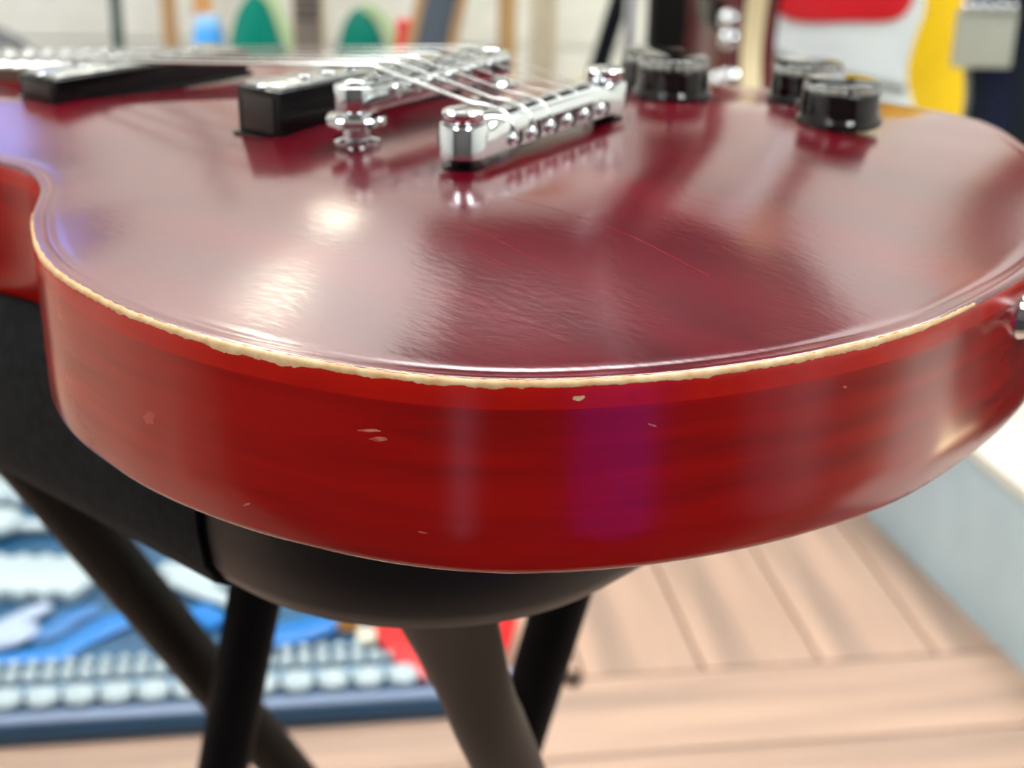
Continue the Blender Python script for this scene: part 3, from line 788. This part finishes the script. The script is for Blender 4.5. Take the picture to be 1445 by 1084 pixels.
# pale bevels on the horns
for nm, pl in (('horn_bevel', [(-0.074, 0.487), (-0.060, 0.475), (-0.036, 0.412), (-0.024, 0.395), (-0.024, 0.423), (-0.034, 0.449), (-0.05, 0.485), (-0.066, 0.497)]),
               ('horn_bevel', [(0.080, 0.468), (0.100, 0.455), (0.120, 0.415), (0.124, 0.364), (0.119, 0.341), (0.140, 0.341), (0.142, 0.387), (0.132, 0.432), (0.112, 0.464), (0.094, 0.475)])):
    obj(nm, prism(nb(), resample(catmull([Vector(p) for p in pl], True, 4), 0.004), 0.022, 0.0405, 0.0, Matrix.Rotation(math.radians(90), 4, 'X')), P_lgreen, gg)
bg_guitar('natural wood bass with slate fretboard and bright frets leaning to the right', RD, (0.80, 0.85), (-0.222, 1.93, 0.0), 0.0, math.radians(2), P_tan, P_tan, P_slate, neck_w=0.066, frets=12, tiltside=math.radians(13), neck_len=0.8, board_w=0.60, fret_m=mat('bright fret', (0.75, 0.76, 0.72), rough=0.3, metal=0.6))
bg_guitar('cream maple necked guitar standing left of the slanted black pole', DC, (0.8, 0.86), (0.040, 2.33, 0.0), 0.0, math.radians(2), P_cream, mat('cream maple', (0.80, 0.72, 0.55), rough=0.4), mat('pale fretboard', (0.78, 0.72, 0.56), rough=0.4), neck_w=0.042, neck_len=0.75, knobs=0)
mg = bg_guitar('maroon guitar with cream sides turned edge on beside the black case', RD, (0.9, 1.15), (0.262, 1.66, 0.2065), math.radians(-80), 0.0, P_maroon, P_maroon, M_rose, th=0.042, edge=P_cream, bridge=False)
for kx, kz in ((0.060, 0.275), (0.095, 0.285), (0.085, 0.325), (0.080, 0.345)):
    bm = lathe(nb(), [(0.011, 0), (0.011, 0.012), (0.008, 0.016)], (0, 0, 0), 20)
    bmesh.ops.transform(bm, matrix=Matrix.Translation((kx, -0.041, kz)) @ Matrix.Rotation(math.radians(90), 4, 'X'), verts=bm.verts[:]); obj('knob', bm, M_chrome, mg)
wg = bg_guitar('white guitar with red pickguard standing on the plinth', RD, (0.90, 0.95), (0.415, 1.92, 0.1805), math.radians(0), math.radians(3), P_white, P_white, P_white, bridge=False, knobs=0, pickup=False, neck_base=0.42)
pg = [Vector(p) for p in ((-0.075, 0.332), (0.02, 0.324), (0.085, 0.332), (0.10, 0.375), (0.09, 0.42), (-0.04, 0.42), (-0.08, 0.39))]
obj('pickguard', prism(nb(), resample(catmull(pg, True, 6), 0.006), 0.041, 0.044, 0.0005, Matrix.Rotation(math.radians(90), 4, 'X')), mat('red pickguard', (0.75, 0.02, 0.03), rough=0.3), wg)
bm = nb(); tube(bm, [(-0.115, -0.042, 0.30), (-0.06, -0.045, 0.275), (0.0, -0.045, 0.258), (0.10, -0.042, 0.240)], 0.0055, 8); obj('trim_line', bm, mat('grey trim', (0.35, 0.36, 0.34), rough=0.4), wg)
bg_guitar('bright yellow guitar standing behind the white guitar', RD, (0.80, 1.65), (0.510, 2.06, 0.1805), 0.0, math.radians(2), P_yellow, P_maple, M_rose, knobs=0)
bk = bg_guitar('glossy black guitar with grey bridge plate at right edge', RD, (1.05, 1.05), (0.600, 1.53, 0.1805), math.radians(0), math.radians(2), P_blackg, P_maple, M_rose, bridge=False, knobs=1)
bm = nb(); box(bm, (-0.118, -0.045, 0.365), (0.062, 0.010, 0.058), bev=0.003); o = obj('bridge_plate', bm, mat('grey green plate', (0.42, 0.44, 0.36), rough=0.35), bk); o['label'] = 'grey green bridge plate'
for k in range(5):
    bm = nb(); bmesh.ops.create_uvsphere(bm, u_segments=12, v_segments=8, radius=0.005, matrix=Matrix.Translation((-0.142+0.012*k, -0.052, 0.398))); obj('saddle', bm, M_chrome, bk)

# slanted black pole, chrome pole, dark green pole
def pole_stand(name, lab, foot, top, r, mtl):
    t = thing(name, lab, 'stand', foot)
    d = Vector(top)-Vector(foot)
    obj('pole', tube(nb(), [d*0.01, d*0.5, d], [r, r, r*0.9], 16), mtl, t)
    obj('base', lathe(nb(), [(0.07, 0.0), (0.07, 0.008), (0.045, 0.016), (r*1.4, 0.03)], (0, 0, 0.001), 28), M_black, t)
    return t
pole_stand('guitar_stand', 'thick black slanted pole in front of the white wall', (0.000, 2.0, 0.0), (0.285, 2.0, 1.06), 0.0135, mat('navy black tube', (0.003, 0.006, 0.011), rough=0.5, spec=0.2))
pole_stand('microphone_stand', 'shiny chrome pole standing left of the tall black case', (0.114, 1.5, 0.0), (0.1165, 1.5, 1.3), 0.006, M_chrome)
pole_stand('microphone_stand', 'thin dark green pole against the white wall at far left', (-0.672, 2.4, 0.0), (-0.650, 2.4, 1.35), 0.010, mat('dark green tube', (0.05, 0.085, 0.075), rough=0.45))
# tall narrow black case
t = thing('instrument_case', 'tall narrow black case behind the leftmost control knob', 'case', (0.2080, 1.905, 0.0), math.radians(0))
obj('shell', bx((0, 0, 0.75), (0.074, 0.09, 1.49), bev=0.008), mat('black case cloth', (0.003, 0.003, 0.003), rough=0.8, spec=0.2), t)
for z in (0.30, 0.85):
    obj('latch', bx((0, -0.048, z), (0.018, 0.006, 0.03), bev=0.001), M_nickel, t)
t2 = thing('wooden_post', 'grey brown upright board between the black case and maroon guitar', 'board', (0.2600, 1.975, 0.0))
obj('board', bx((0, 0, 0.455), (0.030, 0.05, 0.9), bev=0.003), mat('grey brown board', (0.30, 0.26, 0.22), rough=0.6), t2)
obj('foot', bx((0, 0, 0.01), (0.045, 0.10, 0.02), bev=0.003), M_black, t2)
# wooden rack
rack = thing('wooden_rack', 'tan wooden rack with upright posts along the white wall', 'rack', (0, 2.66, 0))
for x, w in ((-0.64, 0.024), (-0.475, 0.016), (-0.02, 0.034)):
    obj('post', bx((x, 0, 0.62), (w, 0.03, 1.2), bev=0.003), P_tan, rack)
obj('rail', bx((-0.33, 0.0, 0.035), (0.70, 0.05, 0.03), bev=0.003), P_tan, rack)
obj('rail', bx((-0.33, 0.0, 1.20), (0.70, 0.05, 0.03), bev=0.003), P_tan, rack)
tag(obj('tag', bx((-0.567, 2.61, 0.50), (0.034, 0.006, 0.22), bev=0.002), mat('orange card tag', (0.85, 0.45, 0.18), rough=0.6)), 'orange card hanging in front of the wooden rack at left', 'tag')
# bottles on a low white cabinet
cab = thing('cabinet', 'low white cabinet carrying the light blue bottle', 'cabinet', (-0.540, 2.20, 0))
obj('carcass', bx((0, 0, 0.195), (0.15, 0.24, 0.37), bev=0.003), P_white, cab); obj('door', bx((0, -0.124, 0.195), (0.135, 0.008, 0.34), bev=0.002), P_white, cab); obj('handle', bx((0.05, -0.132, 0.25), (0.008, 0.01, 0.07), bev=0.002), M_chrome, cab)
def bottle(x, y, z, r, h, m1, m2, lab):
    t = thing('bottle', lab, 'bottle', (x, y, z))
    obj('flask', lathe(nb(), [(r*0.92, 0), (r, 0.006), (r, h*0.70), (r*0.94, h*0.76), (r*0.80, h*0.79)], seg=28), m1, t)
    obj('cap', lathe(nb(), [(r*0.86, h*0.79), (r*0.88, h*0.93), (r*0.74, h*0.99), (r*0.4, h)], seg=24), m2, t)
M_lblue = mat('light blue plastic', (0.08, 0.42, 0.95), rough=0.3); M_lb2 = mat('pale blue cap', (0.30, 0.62, 0.98), rough=0.3)
bottle(-0.472, 2.20, 0.3805, 0.022, 0.075, M_lblue, M_lb2, 'light blue plastic bottle on the low white cabinet')
cab2 = copy_tree(cab); cab2.location = (-0.160, 2.06, 0); cab2['label'] = 'low white cabinet carrying the red bottle'; cab2.scale = (0.45, 0.35, 1.0)
M_red = mat('coral red plastic', (0.85, 0.07, 0.06), rough=0.35)
bottle(-0.161, 2.06, 0.3805, 0.0145, 0.095, M_red, M_red, 'coral red bottle beside the natural wood bass')
# grey rounded bag at far left
bm = nb(); bmesh.ops.create_uvsphere(bm, u_segments=28, v_segments=16, radius=1.0, matrix=Matrix.Translation((0, 0, 0.20)) @ Matrix.Diagonal((0.19, 0.13, 0.20, 1)))
t = thing('bag', 'dark grey rounded bag on the floor at far left', 'bag', (-0.975, 2.5, 0.0))
obj('shell', bm, mat('dark grey cloth', (0.10, 0.10, 0.105), rough=0.8), t)
bm = nb(); tube(bm, [(-0.05, -0.02, 0.39), (-0.03, -0.02, 0.42), (0.03, -0.02, 0.42), (0.05, -0.02, 0.39)], 0.008, 10); obj('handle', bm, M_black, t)

# ------------------------------------------------------------------ added dark boxes, lamps and a screen high on the back wall (seen mirrored in the guitar's top)
def reflected_box(x, z, w, h, lab):  # dark boxes added out of view to shape the top's dark reflections
    t = thing('added_dark_box', lab, 'added_dark_box', (x, 2.838, z))
    obj('cabinet', bx((0, -0.13, 0), (w, 0.26, h), bev=0.03), mat('black box cloth', (0.003, 0.003, 0.003), rough=0.95, spec=0.0), t)
    obj('box_front', bx((0, -0.264, 0), (w-0.04, 0.012, h-0.04), bev=0.004), mat('black grille cloth', (0.003, 0.003, 0.003), rough=0.95, spec=0.0), t)
reflected_box(-0.02, 1.985, 0.56, 0.23, 'lower left black box added unseen to mirror dark in the red guitar top')
reflected_box(0.03, 2.225, 0.50, 0.16, 'thin upper left black box added unseen to mirror dark near the guitar rim')
reflected_box(0.56, 2.06, 0.50, 0.52, 'large right black box added unseen to mirror dark in the red guitar top')
M_bulb = mat('lamp glass', (1, 1, 1), emit=(1.0, 0.93, 0.72), estr=SPOT_EMIT)
def wall_lamp(x, z, lab, k=1.0):
    t = thing('wall_lamp', lab, 'lamp', (x, 2.838, z))
    obj('arm', tube(nb(), [(0, 0, 0), (0, -0.10, 0)], 0.012, 12), M_lframe, t)
    bm = nb(); tube(bm, [(0, -0.10, 0), (0, -0.17, 0), (0, -0.20, 0)], [0.03, 0.07, 0.075], 24); obj('shade', bm, M_lframe, t)
    bm = nb(); bmesh.ops.create_uvsphere(bm, u_segments=20, v_segments=12, radius=0.062, matrix=Matrix.Translation((0, -0.195, 0))); obj('bulb', bm, mat('lamp glass', (1, 1, 1), emit=(1.0, 0.93, 0.72), estr=SPOT_EMIT*k), t)
wall_lamp(-0.50, 1.70, 'lower warm wall lamp mirrored as a bright spot beside the bridge')
wall_lamp(-0.68, 2.12, 'upper warm wall lamp mirrored as a bright spot near the rim', 4.0)
t = thing('screen', 'bluish lit screen on the back wall mirrored at the guitar waist', 'screen', (-1.10, 2.838, 1.48))
obj('frame', bx((0, -0.02, 0), (0.18, 0.04, 0.20), bev=0.004), M_blackpl, t)
obj('panel', bx((0, -0.042, 0), (0.10, 0.006, 0.15)), mat('lit blue screen', (0.1, 0.15, 0.5), emit=(0.25, 0.38, 1.0), estr=4.0), t, smooth=False)
# unseen boxes added behind the viewer to mirror as bands in the guitar's side
def amp_box(x, y, rz, w, d, h, m1, lab):  # builds the amplifier and the boxes added for reflected bands
    t = thing('amplifier', lab, 'amplifier', (x, y, 0.0), rz)
    obj('cabinet', bx((0, 0, h/2+0.005), (w, d, h), bev=0.008), m1, t)
    if h > 0.3: obj('handle', tube(nb(), [(-w*0.25, 0, h+0.004), (-w*0.2, 0, h+0.025), (w*0.2, 0, h+0.025), (w*0.25, 0, h+0.004)], 0.006, 8), M_blackpl, t)
amp_box(0.50, -0.62, math.radians(-28), 0.17, 0.3, 0.42, mat('purple cloth', (0.22, 0.09, 0.95), rough=0.5), 'purple box added unseen to mirror as a violet band in the guitar side')
amp_box(-0.26, -0.70, math.radians(15), 0.06, 0.2, 0.42, mat('lilac cloth', (0.62, 0.5, 0.68), rough=0.5), 'slim lilac box added unseen to mirror as a pale band in the guitar side')
amp_box(1.05, -0.18, math.radians(25), 0.22, 0.3, 0.40, mat('grey cloth', (0.55, 0.5, 0.55), rough=0.5), 'light grey box added unseen to mirror in the right of the guitar side')

amp_box(0.270, 1.62, math.radians(-80), 0.22, 0.09, 0.20, M_blackpl, 'small black amplifier under the maroon guitar')
t = thing('table_lamp', 'small warm table lamp on the plinth mirrored golden at the tail of the guitar', 'lamp', (0.76, 0.62, 0.1805))
obj('base', lathe(nb(), [(0.05, 0), (0.05, 0.01), (0.01, 0.02), (0.01, 0.09)], (0, 0, 0), 24), M_lframe, t)
bm = nb(); bmesh.ops.create_uvsphere(bm, u_segments=20, v_segments=12, radius=0.026, matrix=Matrix.Translation((0, 0, 0.12))); obj('bulb', bm, mat('warm bulb', (1, 1, 1), emit=(1.0, 0.78, 0.42), estr=9.0), t)

t = thing('added_dark_block', 'black padded block added unseen on the plinth to mirror dark in the tail end of the guitar', 'bag', (1.13, 1.06, 0.1805), 0.35)  # unseen block added to darken the reflection at the tail end
obj('shell', bx((0, 0, 0.05), (0.75, 0.54, 0.10), bev=0.025), M_felt, t)
obj('handle', tube(nb(), [(-0.06, -0.2, 0.095), (-0.05, -0.2, 0.12), (0.05, -0.2, 0.12), (0.06, -0.2, 0.095)], 0.008, 8), M_black, t)
# fine red scratches along the grain of the top
def scratch(pts, w):
    P = catmull([Vector(p) for p in pts], False, 14); bm = nb(); row = []
    for k, p in enumerate(P):
        d = (P[min(k+1, len(P)-1)]-P[max(k-1, 0)]).normalized(); nn = Vector((-d.y, d.x))*w*0.5
        row.append([bm.verts.new(L(q.x, q.y, topz(q.x, q.y)+0.05)) for q in (p+nn, p-nn)])
    for a, b in zip(row, row[1:]): bm.faces.new((a[0], a[1], b[1], b[0]))
    obj('scratch', bm, M_scr, guitar, angle=None)
M_scr = mat('bright red scratch', (0.20, 0.004, 0.012), rough=0.25)
for pts, w in [([(-25.2, -56.7), (-62.0, -56.2), (-97.7, -63.0)], 0.32), ([(-31.7, -78.8), (-64.8, -86.4)], 0.22), ([(-43.8, -90.4), (-65.0, -93.6)], 0.2), ([(-45.2, -22.0), (-73.4, -19.5)], 0.22)]: scratch(pts, w*0.6)
